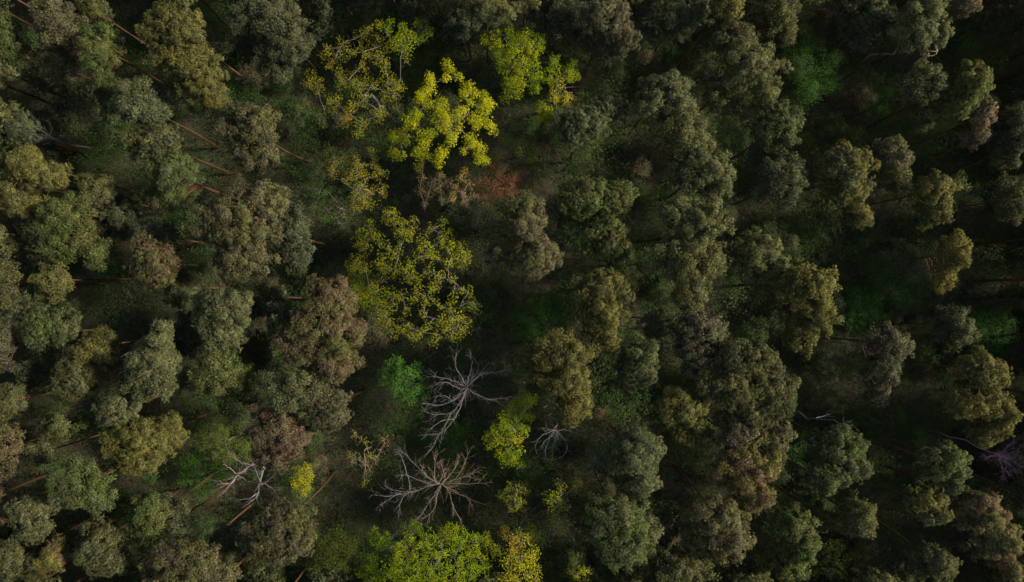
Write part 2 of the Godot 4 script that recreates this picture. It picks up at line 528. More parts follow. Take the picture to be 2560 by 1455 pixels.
# px, py, radius x, radius y, top height, hues, label, further lobes [px, py, rx, ry, height difference]
const PINES := [
	# left edge and top left
	[18, 88, 42, 60, 19, "OL", "dull green pine cut by the left edge near the top left corner", [[45, 140, 25, 30, -1.5]]],
	[148, 70, 64, 58, 20, "GS", "greyish pine with a green upper edge, in the top left corner", [[130, 18, 40, 25, 0], [150, 160, 48, 40, -3.5]]],
	[240, 28, 36, 28, 17.5, "OD", "small dull olive pine touching the top edge above the bright green pine"],
	[252, 125, 52, 66, 20, "LO", "bright green pine left of the large brown topmost pine", [[255, 185, 30, 28, -2]]],
	[445, 85, 84, 66, 21, "OY", "large olive brown pine with a forked crown near the top left", [[455, 150, 85, 55, -1], [500, 205, 58, 44, -2.2], [530, 235, 34, 34, -3]]],
	[338, 262, 58, 56, 20, "PT", "grey green pine with a long bare orange trunk pointing down right", [[385, 280, 40, 42, -1.8]]],
	[385, 358, 78, 46, 19, "OD", "dark olive pine directly below the grey green pine with the orange trunk"],
	[434, 428, 58, 46, 19.5, "LG", "fresh green pine below the dark olive pine, left of the big round pine", [[420, 490, 50, 34, -4]]],
	[628, 315, 76, 54, 20.5, "OS", "olive pine with brown lower half, left of the branchy yellow tree", [[645, 380, 52, 52, -1.5]]],
	[668, 45, 86, 58, 19, "GD", "dark grey pine on the top edge left of the branchy yellow tree", [[715, 108, 66, 52, -1], [690, 172, 38, 34, -3]]],
	[50, 325, 54, 38, 16, "TG", "bluish grey pine at the left edge beside the thin birch"],
	[72, 405, 44, 34, 20.5, "YO", "golden olive pine on the left edge, widest of the yellowish pines", [[100, 440, 84, 38, -0.5], [48, 490, 56, 48, -1]]],
	[242, 475, 48, 42, 17, "OG", "small olive pine just right of the golden olive pine on the left"],
	[172, 545, 70, 56, 20.5, "LO", "leaf green pine below the golden olive pine on the left", [[180, 610, 62, 44, -1.2], [245, 630, 38, 38, -2]]],
	[300, 545, 60, 52, 14, "D", "dark low pine in the shade right of the leaf green pine"],
	[600, 560, 108, 88, 22, "OS", "big round olive brown pine, largest crown on the left half", [[600, 645, 74, 48, -1.6], [660, 500, 70, 46, -1]]],
	[730, 575, 46, 56, 19.5, "GT", "grey pine leaning against the big round olive pine", [[740, 640, 34, 34, -3]]],
	[392, 585, 56, 36, 17.5, "GD", "dull grey pine between the leaf green pine and the big round pine"],
	[385, 645, 70, 52, 19.5, "OB", "olive brown pine whose red trunk runs under the big round pine", [[400, 685, 40, 30, -1.2]]],
	[455, 715, 46, 46, 15, "GD", "low dull pine on the upper rim of the left clearing"],
	[137, 700, 50, 50, 19, "YO", "yellowish pine with an orange trunk running right to the clearing"],
	[18, 715, 36, 62, 19, "OD", "dull olive pine cut by the left edge beside the yellowish pine"],
	[112, 820, 46, 48, 18.5, "LG", "green and grey pine left of the left clearing", [[165, 815, 50, 44, -0.8]]],
	[568, 770, 74, 48, 20, "GP", "pale grey olive pine between the clearing and the big brown pine", [[560, 825, 56, 48, -1], [515, 790, 34, 40, -2]]],
	[8, 865, 30, 74, 18, "SD", "brownish grey pine cut by the left edge, below the middle"],
	[262, 862, 46, 40, 18, "YO", "yellowish broken topped pine above the bare white stub", [[215, 885, 28, 26, 0]]],
	[190, 945, 62, 44, 17.5, "OG", "olive pine below the bare white stub on the left"],
	[392, 905, 74, 66, 20, "PG", "pale silvery green pine right of the bare white stub", [[405, 840, 28, 34, 0.4], [375, 960, 60, 42, -1]]],
	[480, 840, 52, 56, 14.5, "TD", "low dark pine behind the silvery green pine"],
	[540, 925, 48, 60, 19, "LO", "yellow green oval pine below the pale grey olive pine", [[600, 935, 34, 46, -3]]],
	[80, 935, 36, 34, 14, "TD", "small dark bluish pine left of the olive pine, under the left edge row"],
	[30, 1002, 38, 36, 17, "OG", "small olive pine on the left edge two thirds down"],
	[150, 1065, 44, 28, 18.5, "OL", "small flat olive pine among dark gaps at lower left", [[215, 1055, 30, 24, -1]]],
	[105, 1132, 36, 24, 17, "OG", "tiny olive pine below the small flat olive pine"],
	[300, 1030, 54, 36, 19.3, "PG", "silvery pine with curling pale branches above the wide yellowish pine"],
	[352, 1105, 92, 56, 20, "OY", "wide yellowish pine at lower left with a straight lower edge", [[430, 1075, 36, 36, -1.5], [350, 1150, 60, 30, -2]]],
	[14, 1120, 46, 72, 19.5, "OB", "brownish olive pine cut by the left edge beside the tiny pine"],
	[205, 1215, 74, 52, 20, "LG", "spreading green pine at lower left below the wide yellowish pine", [[180, 1185, 44, 34, 0], [245, 1245, 44, 30, -1]]],
	[82, 1270, 50, 36, 19, "GP", "grey pine with a bare crooked stem near the lower left corner", [[85, 1315, 44, 34, -1]]],
	[6, 1268, 22, 34, 18, "B", "small brown pine tip on the left edge near the bottom"],
	[376, 1285, 50, 60, 19.5, "LO", "narrow green pine above the brown pine on the bottom edge"],
	[445, 1290, 44, 50, 16, "GD", "dull grey pine right of the narrow green pine at lower left"],
	[258, 1345, 54, 54, 19, "OG", "olive green pine with a red trunk at lower left", [[275, 1395, 56, 44, -0.6], [225, 1385, 36, 36, -0.6]]],
	[140, 1388, 38, 40, 17.5, "BY", "small orange brown pine near the lower left corner"],
	[24, 1400, 42, 56, 18.5, "OG", "olive pine filling the lower left corner"],
	[470, 1405, 92, 56, 20, "SO", "large brown olive pine on the bottom edge at left", [[420, 1455, 60, 44, -1], [540, 1440, 52, 44, -1.5]]],
	[712, 1300, 78, 48, 20, "OS", "olive brown pine with a hollow top right of the bottom edge pine", [[700, 1355, 94, 52, -0.8], [650, 1330, 46, 46, -0.5]]],
	[560, 1365, 44, 44, 16.5, "GD", "dull pine between the two olive brown pines at lower left"],
	[692, 1070, 72, 56, 19.5, "BS", "warm brown pine left of the bare trees", [[690, 1130, 60, 36, -1], [735, 1100, 44, 44, -0.8]]],
	[745, 965, 68, 46, 20, "GP", "grey olive pine above the warm brown pine", [[720, 1000, 34, 30, -0.5]]],
	[825, 1025, 54, 56, 19, "GS", "grey brown rounded pine right of the warm brown pine"],
	[825, 745, 62, 48, 20.5, "BO", "large brown pine left of the big yellow green tree", [[815, 830, 94, 76, -0.3], [832, 905, 62, 42, -1.4], [760, 860, 60, 52, -0.8]]],
	[712, 810, 42, 52, 18.5, "GT", "silver grey pine overlapped by the large brown pine"],
	[665, 745, 52, 50, 16, "GD", "shaded grey pine between the big round pine and large brown pine"],
	[640, 880, 56, 50, 13, "D", "dark low pine in the gap left of the large brown pine"],
	# top middle and right
	[1222, 25, 58, 36, 18, "GO", "grey olive pine on the top edge right of the bare ground patch"],
	[1160, 60, 44, 40, 13, "T", "dark bluish low pine below the top edge near the middle"],
	[1400, 40, 62, 52, 15, "TD", "dark bluish pine behind the thin grey branch at the top edge"],
	[1508, 35, 64, 52, 19.5, "GS", "grey brown pine on the top edge right of the dark bluish pine", [[1545, 85, 62, 46, -2], [1500, 110, 50, 40, -4]]],
	[1700, 35, 86, 50, 18, "GD", "wide dull grey pine on the top edge right of the middle", [[1660, 80, 44, 30, -2]]],
	[1812, 18, 40, 30, 20, "YO", "golden brown pine tip on the top edge"],
	[1935, 30, 52, 54, 19, "GO", "grey olive pine on the top edge beside the golden brown tip", [[1950, 85, 40, 30, -3]]],
	[1830, 100, 58, 44, 19, "GO", "grey olive pine top above the broad pine at upper right"],
	[1852, 175, 98, 66, 20.5, "OG", "broad olive grey pine at upper right with a rounded right edge", [[1800, 195, 52, 54, -1.2], [1890, 225, 52, 34, -1.5]]],
	[1660, 225, 58, 40, 20, "PG", "pale grey green pine with separate tufts in the upper right", [[1625, 260, 38, 34, 0], [1690, 275, 46, 40, -0.5]]],
	[1705, 325, 62, 44, 20.3, "PO", "pale yellowish green tufted pine below the pale grey green one", [[1730, 365, 56, 34, -1]]],
	[1455, 315, 70, 50, 18.5, "PT", "silvery dull pine right of the three yellow green trees", [[1520, 280, 50, 44, -1]]],
	[1755, 430, 66, 44, 19, "GP", "grey pine with a bare pale forked limb at its lower side", [[1700, 430, 34, 28, -1], [1790, 465, 38, 32, -1]]],
	[1935, 320, 60, 62, 19, "GL", "grey pine lit on its right side, left of the dark green thicket"],
	[1948, 455, 60, 58, 19, "TG", "bluish green pine below the grey pine lit on its right side"],
	[2165, 55, 72, 68, 16.5, "GD", "dark grey pine on the top edge at upper right"],
	[2285, 75, 48, 66, 19.5, "GP", "grey green pine beside a looping orange limb", [[2320, 25, 40, 34, 0.3], [2350, 70, 30, 40, -2]]],
	[2408, 12, 36, 22, 19, "SB", "brown pine tip cut by the top edge at upper right"],
	[2300, 215, 62, 54, 19.5, "GO", "olive grey pine left of the yellow green pine at upper right", [[2310, 285, 36, 34, -1.5]]],
	[2420, 215, 54, 52, 20, "LY", "yellow green pine at upper right below the looping orange limb", [[2392, 262, 30, 36, -0.6]]],
	[2452, 285, 34, 34, 18.5, "BS", "small brown pine touching the yellow green pine at upper right", [[2435, 335, 32, 32, -2.5]]],
	[2530, 320, 46, 70, 17.5, "GD", "dull pine cut by the right edge near the top"],
	[2505, 385, 42, 44, 16, "OG", "dull olive pine near the right edge below the small brown pine"],
	[2105, 420, 76, 50, 19.5, "GY", "grey pine with golden top edge right of the bluish green pine", [[2110, 480, 62, 46, -1], [2145, 540, 30, 26, -3]]],
	[2228, 405, 42, 56, 18, "SO", "narrow brownish grey pine right of the golden edged pine"],
	[2330, 475, 54, 36, 18.8, "YO", "yellow olive pine with a narrow lower half at right", [[2332, 525, 44, 40, -1]]],
	[2522, 500, 42, 60, 17, "GO", "grey olive pine at the right edge above the middle"],
	# middle right
	[1465, 500, 66, 48, 20, "LO", "green tufted pine just right of the middle", [[1535, 500, 46, 52, -0.7], [1505, 565, 60, 46, -0.6], [1525, 625, 50, 36, -1.5]]],
	[1310, 545, 58, 62, 19.5, "SO", "brownish pine lit on its right edge, right of the red brown bush", [[1340, 640, 46, 56, -0.8], [1262, 600, 52, 60, -2.5]]],
	[1742, 552, 82, 54, 21, "OP", "big green pine at right of middle, upper one of two merged crowns", [[1690, 530, 44, 36, 0]]],
	[1715, 650, 90, 62, 20.5, "OP", "big green pine at right of middle, lower one of two merged crowns", [[1720, 740, 46, 44, -2.5]]],
	[1503, 720, 62, 44, 19.8, "YO", "yellow olive pine tapering downward, right of the green shrub gap", [[1500, 785, 56, 52, -0.5], [1512, 845, 32, 34, -1.6]]],
	[1890, 640, 66, 52, 18.5, "GO", "grey pine lit on its right side, behind the tall olive pine", [[1925, 695, 58, 56, -0.6]]],
	[2012, 720, 70, 58, 20.5, "YO", "tall olive yellow pine bordering the dark hollow at right", [[2035, 780, 54, 60, -0.6], [1995, 830, 44, 50, -1.8]]],
	[2376, 632, 44, 46, 19, "Y", "small yellow pine standing alone at right", [[2352, 690, 28, 34, -1.6]]],
	[1603, 895, 42, 60, 18.8, "LG", "narrow green pine lit on its right, below the yellow olive pine", [[1580, 935, 44, 52, -1.6]]],
	[1635, 812, 34, 30, 15.5, "G", "small dull pine above the narrow green pine"],
	[1745, 830, 68, 46, 19.3, "GS", "grey pine below the two merged big green crowns", [[1740, 885, 48, 48, -0.6]]],
	[1405, 885, 74, 48, 19.3, "YO", "golden pine right of the bare trees, above the tiny bare bush", [[1415, 950, 60, 52, -0.5], [1430, 1010, 44, 44, -1.6], [1335, 910, 40, 40, -2.5]]],
	[1865, 905, 90, 50, 20, "GO", "large spreading grey green pine at lower right of middle", [[1820, 960, 72, 56, -0.2], [1910, 975, 76, 56, -0.8], [1870, 1030, 50, 38, -1.4]]],
	[1700, 1010, 54, 50, 19, "OY", "olive pine with a yellow left rim beside the large spreading pine", [[1725, 1065, 44, 40, -1.4]]],
	[2215, 860, 58, 48, 19.2, "GS", "grey rounded pine right of the tall olive yellow pine", [[2200, 925, 48, 48, -1], [2190, 975, 34, 34, -2.2]]],
	[2382, 815, 62, 52, 15.5, "GD", "dull grey pine in the shade at right, left of the green shrubs"],
	[2445, 930, 70, 46, 20, "YO", "large yellow topped pine at right, left of the purple bush", [[2430, 1000, 78, 54, -0.2], [2490, 1030, 50, 46, -1], [2455, 1080, 44, 30, -2]]],
	[1590, 1130, 58, 58, 19, "PT", "bluish grey pine lit on its right, lower right of middle", [[1600, 1200, 40, 52, -0.6], [1530, 1150, 46, 54, -2]]],
	[1850, 1090, 66, 50, 19, "SO", "brown olive pine top above the golden brown pine", [[1930, 1100, 44, 56, -0.8]]],
	[1870, 1175, 92, 56, 20, "YB", "golden brown pine right of the black gap", [[1880, 1235, 44, 40, -0.8]]],
	[2095, 1110, 60, 46, 19, "GL", "green grey pine below the pale dead stick", [[2110, 1165, 74, 48, -0.6]]],
	[2058, 1195, 42, 36, 18.5, "LG", "small green pine under the green grey pine at lower right"],
	[2355, 1160, 68, 48, 18.8, "LG", "green pine left of the purple bush", [[2375, 1200, 38, 32, -0.8]]],
	# lower right
	[1540, 1290, 72, 50, 20, "PL", "bright pale green tufted pine left of the black gap", [[1560, 1365, 66, 54, -0.2], [1595, 1320, 52, 52, -0.6]]],
	[1645, 1330, 32, 60, 16, "GD", "narrow dull pine at the right of the pale green tufted pine"],
	[1790, 1290, 74, 48, 19.3, "SO", "grey pine with yellow right side, below the golden brown pine", [[1815, 1345, 58, 54, -0.3], [1745, 1340, 44, 50, -2]]],
	[1975, 1310, 54, 42, 19, "LO", "green olive pine in the lower right, left of the small round pine", [[2000, 1365, 52, 46, -0.5], [1960, 1415, 48, 34, -2]]],
	[2142, 1292, 44, 52, 18.8, "GO", "small round grey olive pine at lower right"],
	[2320, 1262, 56, 48, 18.6, "GY", "pine with a golden right side, left of the big brown pine"],
	[2450, 1275, 62, 52, 19.8, "OB", "big brown pine at lower right with a yellow right edge", [[2480, 1345, 68, 62, 0], [2510, 1420, 48, 50, -1]]],
	[2325, 1395, 62, 58, 18.2, "OG", "olive pine on the bottom edge left of the big brown pine"],
	[1685, 1425, 82, 38, 17.5, "OG", "flat olive pine on the bottom edge right of the middle", [[1640, 1450, 50, 24, -1]]],
	[1850, 1440, 60, 30, 15, "GD", "dull low pine on the bottom edge below the yellow sided pine"],
	[2230, 1420, 52, 44, 14, "D", "dark low pine on the bottom edge at lower right"],
	[2050, 1290, 40, 30, 16.5, "SO", "small dull pine around a broken pinkish limb"],
	[2555, 1240, 26, 40, 15, "D", "dark pine cut by the right edge below the purple bush"],
]

# ------------------------------------------------------------------ broadleaf trees
func leafy(id: int, called: String, label: String, hub: Array, top: float, clumps: Array, look: Dictionary) -> void:
	# hub: where the stem forks, in the photograph; clumps: [px, py, radius px, height difference from the dome]
	rng.seed = 4000 + id
	var fork: float = look.get("fork", top * 0.62)
	var c := spot(hub[0], hub[1], fork)
	var root := Vector3(c.x, 0, c.z)
	if look.has("foot"):
		root = spot(look.foot[0], look.foot[1], 0)
	var o := thing(called, root, label, look.get("category", "tree"), look.get("group", ""))
	var mat: Material = bark[look.get("bark", "grey")]
	var far := 1.0
	for k in clumps:
		far = maxf(far, Vector2(k[0] - hub[0], k[1] - hub[1]).length())
	var ends := []
	for k in clumps:
		var d := Vector2(k[0] - hub[0], k[1] - hub[1]).length() / far
		var h: float = top - look.get("drop", 0.28) * (top - fork) * d * d * 2.0 + (k[3] if k.size() > 3 else 0.0) + rng.randf_range(-0.35, 0.35)
		ends.append([d, spot(k[0], k[1], h) - root, k[2] * look.get("wide", 1.0) / FOCAL * (EYE - h), k[4] if k.size() > 4 else ""])
	ends.sort_custom(func(a, b): return a[0] < b[0])
	# stem and branches: each clump hangs on the nearest point already reached
	var hubp := c - root
	var b := Buf.new()
	var thick: float = look.get("thick", 0.2)
	b.tube(bent(Vector3(0, -0.4, 0), hubp, 0.01, 6), thick, thick * 0.6, 8)
	part("trunk", b.mesh(), mat, o)
	var nodes := [hubp]
	var owner_of := [-1]
	var bufs: Array[Buf] = []
	for e in ends:
		var best := 0
		var cost := 1e9
		for q in nodes.size():
			var w: float = nodes[q].distance_to(e[1]) + (0.0 if q > 0 else -0.4) + maxf(0.0, nodes[q].y - e[1].y) * 0.6
			if w < cost:
				cost = w
				best = q
		var own: int = owner_of[best]
		if own < 0:
			bufs.append(Buf.new())
			own = bufs.size() - 1
		var low: Vector3 = e[1] - Vector3(0, e[2] * 0.25, 0)
		var line := bent(nodes[best], low, 0.07, 5)
		var r0: float = thick * (0.42 if best == 0 else 0.22) * clampf(cost / 3.0, 0.5, 1.0)
		bufs[own].tube(line, r0, 0.018, 5)
		for tw in look.get("twigs", 3):
			var f := rng.randi_range(2, 5)
			var tip: Vector3 = line[f] + ball() * maxf(0.7, e[2] * 1.2) + Vector3(0, 0.15, 0)
			bufs[own].tube(bent(line[f], tip, 0.12, 3), 0.013, 0.005, 3)
		for q in [2, 3, 4, 5]:
			nodes.append(line[q])
			owner_of.append(own)
	for q in bufs:
		part("branch", q.mesh(), mat, o)
	# leaves
	var sc := Scatter.new()
	var hue: String = look.hue
	for e in ends:
		var cr: float = e[2]
		var n := int(cr * cr * look.get("dense", 26.0)) + 3
		var tint: Color = HUE[hue[0]].lerp(HUE[hue[hue.length() - 1]], clampf(rng.randf_range(-0.1, 1.1), 0, 1))
		if e[3] != "":
			tint = HUE[e[3]]
		for s in n:
			var q := ball()
			if q.length() < 0.45:
				q *= 1.6
			var f := rng.randf_range(0.72, 1.2)
			sc.t.append(Transform3D(turned(Vector3.UP + q * 0.8, rng.randf_range(0.75, 1.2) * look.get("size", 1.0)), e[1] + Vector3(q.x, q.y * 0.6, q.z) * cr))
			sc.c.append(Color(tint.r * f, tint.g * f, tint.b * f))
	var kind: Array[Mesh] = bud_sprig if look.get("buds", false) else leaf_sprig
	crown_from(sc, kind[id % 3], leaf_mat, o)

func make_broadleaf() -> void:
	leafy(0, "broadleaf_tree", "brightest yellow tree with separate leaf bunches, top centre", [1118, 318], 17.5, [
		[1121, 162, 16], [1127, 180, 12], [1115, 196, 10], [1148, 192, 9], [1073, 190, 11], [1074, 212, 20], [1064, 228, 14], [1050, 250, 15], [1069, 258, 13], [1046, 236, 9],
		[1169, 220, 19], [1159, 236, 12], [1186, 232, 11], [1207, 240, 17], [1213, 258, 18], [1207, 276, 17], [1228, 262, 9], [1174, 258, 11], [1107, 258, 20], [1093, 275, 14],
		[1040, 286, 18], [1026, 302, 18], [1020, 318, 12], [1114, 296, 19], [1108, 314, 17], [1145, 288, 16], [1158, 276, 9], [1186, 300, 19], [1192, 320, 12], [1218, 308, 17], [1234, 322, 13],
		[996, 338, 19], [1010, 352, 13], [980, 340, 9], [1057, 340, 18], [1062, 358, 15], [1048, 378, 19], [1066, 388, 11], [1100, 386, 17], [1094, 404, 14], [1108, 372, 11], [1131, 336, 17], [1128, 352, 12],
		[1080, 330, 11], [1148, 320, 9], [1176, 350, 17], [1188, 366, 16], [1204, 372, 15], [1197, 392, 17], [1214, 404, 11], [984, 386, 14], [1004, 390, 9], [1160, 378, 8], [1086, 300, 8]],
		{"hue": "19", "dense": 50.0, "fork": 9.0, "thick": 0.22, "twigs": 2})
	leafy(1, "broadleaf_tree", "olive yellow tree with radiating bare branches, left of the brightest tree", [928, 236], 17.3, [
		[812, 128, 20], [826, 150, 22], [858, 106, 18], [864, 132, 20], [900, 90, 20], [918, 78, 16], [938, 98, 20], [955, 112, 20], [905, 130, 26], [942, 140, 24], [960, 160, 18],
		[780, 196, 24], [792, 216, 22], [765, 212, 14], [872, 196, 22], [890, 220, 24], [905, 206, 20], [930, 205, 18], [968, 190, 26], [985, 210, 20], [970, 232, 22], [990, 232, 16],
		[830, 250, 20], [845, 262, 24], [870, 285, 20, 0, "5"], [862, 300, 18, 0, "5"], [910, 250, 20], [882, 262, 18], [940, 290, 22], [950, 280, 16], [905, 305, 20], [895, 330, 16], [810, 275, 20, -1, "8"],
		[790, 290, 22, -2, "8"], [770, 268, 20, -2, "8"], [800, 305, 18, -2, "8"], [905, 165, 16], [845, 178, 16], [855, 210, 16], [1000, 215, 14]],
		{"hue": "22", "dense": 30.0, "buds": true, "fork": 7.5, "thick": 0.22, "foot": [985, 308], "twigs": 5, "size": 1.0, "bark": "grey"})
	leafy(2, "broadleaf_tree", "fresh green tree at the upper right tip of the olive yellow tree", [1005, 120], 15.0, [
		[950, 62, 14], [975, 62, 14], [965, 80, 12], [1010, 72, 18], [1022, 90, 20], [1000, 100, 18], [1040, 100, 16], [1012, 122, 18], [985, 110, 16], [1020, 138, 12], [1065, 75, 16], [1055, 92, 10], [1045, 62, 10], [990, 262, 14, -1, "8"], [1000, 285, 12, -1, "8"]],
		{"hue": "39", "dense": 26.0, "thick": 0.14})
	leafy(3, "broadleaf_tree", "yellow green tree right of the brightest yellow tree, top centre", [1310, 150], 16.5, [
		[1222, 100, 18], [1240, 88, 14], [1245, 120, 20], [1252, 145, 20], [1275, 80, 18], [1280, 110, 24], [1312, 92, 22], [1318, 115, 22], [1345, 100, 20], [1352, 118, 18], [1290, 142, 26], [1262, 165, 22], [1305, 165, 24],
		[1285, 190, 26], [1296, 205, 22], [1275, 225, 18], [1335, 175, 22], [1342, 200, 22], [1336, 222, 16], [1270, 205, 16], [1330, 140, 18], [1298, 235, 14], [1262, 248, 12]],
		{"hue": "93", "dense": 30.0, "thick": 0.18})
	leafy(4, "broadleaf_tree", "small yellow green tree with a golden middle, touching a silvery pine", [1395, 220], 16.0, [
		[1388, 148, 15], [1382, 170, 20], [1372, 190, 18], [1430, 172, 20], [1425, 192, 17], [1445, 186, 12], [1395, 205, 18, 0, "2"], [1385, 240, 18, 0, "2"], [1410, 240, 18, 0, "2"], [1425, 255, 18, 0, "5"], [1415, 270, 16, 0, "5"],
		[1365, 270, 22], [1360, 290, 20], [1375, 305, 18], [1395, 280, 16], [1350, 265, 12], [1460, 235, 14, -2, "8"], [1490, 190, 18, -4, "8"], [1480, 215, 18, -4, "8"], [1450, 255, 12, -2, "8"]],
		{"hue": "93", "dense": 30.0, "thick": 0.16})
	leafy(5, "broadleaf_tree", "large yellow green tree in the centre with visible branches", [1105, 695], 17.3, [
		[972, 528, 16], [980, 545, 20], [965, 548, 14], [1000, 565, 20], [1018, 572, 18], [1035, 560, 16], [1012, 592, 18], [995, 585, 12], [922, 562, 14, 0, "9"], [906, 585, 18, 0, "9"], [900, 605, 18, 0, "9"], [930, 590, 18, 0, "9"], [908, 622, 20],
		[945, 600, 14, 0, "9"], [960, 622, 22], [985, 632, 18], [1000, 622, 12], [1058, 608, 18], [1070, 622, 20], [1050, 640, 18], [1082, 645, 18], [1104, 560, 15, 0, "9"], [1112, 588, 18, 0, "9"], [1100, 605, 14], [1118, 620, 16],
		[1148, 612, 20], [1158, 632, 20], [1140, 645, 18], [1120, 655, 16], [1155, 656, 16], [1170, 645, 12], [886, 655, 18], [898, 670, 20], [878, 672, 14], [912, 660, 14], [945, 658, 16], [965, 662, 20], [978, 680, 16], [955, 690, 14],
		[1008, 668, 16], [1020, 680, 18], [1010, 695, 14], [1030, 700, 12], [925, 725, 20], [945, 718, 18], [965, 735, 22], [940, 748, 20], [985, 742, 18], [1005, 735, 14], [1028, 738, 17], [1046, 730, 17], [1062, 748, 13], [1078, 722, 15], [1092, 714, 13],
		[960, 770, 20], [980, 765, 16], [945, 785, 18], [968, 800, 18], [950, 825, 15], [985, 830, 18], [975, 815, 14], [1010, 812, 20], [1022, 830, 16], [1050, 830, 18], [1042, 848, 13], [1070, 815, 12], [1098, 838, 18], [1085, 858, 15], [1098, 800, 14],
		[1122, 805, 18], [1140, 795, 16], [1145, 815, 16], [1138, 835, 17], [1158, 830, 13], [1165, 805, 13], [1120, 825, 14], [1150, 720, 14, -1], [1170, 728, 14, -1], [1172, 755, 18, -2, "8"], [1190, 770, 16, -2, "8"], [1150, 765, 14, -2, "8"], [1060, 790, 10], [1015, 775, 12], [1045, 690, 15], [1075, 680, 15], [1100, 692, 13], [1128, 700, 14], [1060, 765, 13], [1090, 762, 14], [1120, 772, 13], [1132, 745, 14], [1030, 655, 14], [1075, 570, 13]],
		{"hue": "92", "dense": 28.0, "buds": true, "size": 1.1, "wide": 1.12, "fork": 6.5, "thick": 0.26, "twigs": 3, "bark": "grey"})
	leafy(6, "shrub", "grass green bush showing under the big yellow green tree's left side", [905, 735], 6.5, scatter_clumps(61, 900, 735, 42, 60, 26), {"hue": "39", "dense": 20.0, "thick": 0.09, "category": "bush"})
	leafy(7, "broadleaf_tree", "orange yellow budding tree left of the bare twiggy tree", [905, 470], 15.5, [
		[822, 412, 16], [836, 420, 16], [830, 438, 12], [852, 400, 14], [888, 400, 14], [898, 408, 16], [905, 425, 18], [925, 378, 12], [932, 395, 13], [930, 412, 11], [880, 435, 18], [895, 442, 18], [915, 445, 14], [950, 425, 16], [942, 440, 14], [962, 432, 10],
		[868, 450, 14], [900, 475, 20], [915, 490, 20], [890, 490, 18], [905, 510, 20], [922, 508, 16], [880, 512, 14], [895, 525, 14], [955, 485, 14], [940, 475, 12], [958, 465, 10]],
		{"hue": "52", "dense": 24.0, "buds": true, "fork": 6.0, "thick": 0.15, "bark": "grey"})
	leafy(8, "broadleaf_tree", "dull green thin tree with grey branches left of the orange yellow tree", [848, 520], 10.5, [
		[785, 455, 20], [800, 470, 22], [775, 480, 18], [820, 480, 18], [795, 495, 18], [815, 520, 18], [830, 545, 16], [805, 550, 16], [850, 560, 14], [862, 540, 12], [785, 520, 14], [840, 500, 14], [875, 555, 10]],
		{"hue": "84", "dense": 16.0, "buds": true, "fork": 4.0, "thick": 0.11, "twigs": 5, "bark": "grey"})
	leafy(9, "broadleaf_tree", "brown budding twiggy tree below the brightest yellow tree", [1165, 490], 15.5, [
		[1045, 420, 14, 0, "2"], [1058, 408, 12, 0, "2"], [1055, 445, 12], [1080, 455, 14], [1100, 440, 12], [1095, 470, 13], [1120, 455, 13], [1140, 470, 14], [1130, 495, 14], [1155, 485, 13], [1170, 460, 12], [1160, 505, 14], [1185, 490, 14], [1050, 475, 12], [1070, 490, 11], [1105, 500, 10],
		[1160, 430, 12], [1060, 515, 12], [1180, 525, 16], [1200, 528, 18], [1195, 545, 16], [1215, 520, 14], [1190, 560, 10], [1225, 535, 10], [1150, 445, 10]],
		{"hue": "5B", "dense": 40.0, "buds": true, "fork": 7.0, "thick": 0.10, "twigs": 6, "bark": "tan"})
	leafy(10, "shrub", "red brown twiggy bush right of the brown budding tree", [1245, 462], 12.0, scatter_clumps(62, 1245, 460, 66, 56, 34), {"hue": "7K", "dense": 16.0, "buds": true, "thick": 0.09, "twigs": 6, "bark": "red", "category": "bush"})
	leafy(11, "shrub", "dim green sparse bush right of the brightest yellow tree", [1295, 365], 10.5, [
		[1255, 372, 16], [1275, 352, 15], [1295, 360, 15], [1310, 350, 14], [1325, 362, 15], [1335, 378, 14], [1300, 380, 13], [1328, 392, 12], [1260, 345, 12], [1240, 380, 12]], {"hue": "89", "dense": 14.0, "thick": 0.08, "category": "bush"})
	leafy(12, "broadleaf_tree", "yellow green tree right of the upper bare tree", [1280, 1075], 15.0, [
		[1290, 1015, 20], [1315, 1010, 18], [1265, 1040, 20], [1290, 1045, 22], [1320, 1040, 16], [1250, 1062, 18], [1272, 1072, 22], [1298, 1072, 18], [1225, 1095, 16], [1245, 1100, 18], [1268, 1105, 20], [1290, 1095, 17, 0, "2"], [1312, 1078, 13],
		[1225, 1115, 12], [1255, 1130, 16], [1278, 1130, 18], [1295, 1128, 14], [1262, 1155, 13], [1285, 1152, 14], [1300, 1160, 9], [1240, 1080, 12], [1330, 1000, 18, -2, "3"], [1310, 985, 20, -3, "8"]],
		{"hue": "39", "dense": 30.0, "thick": 0.16})
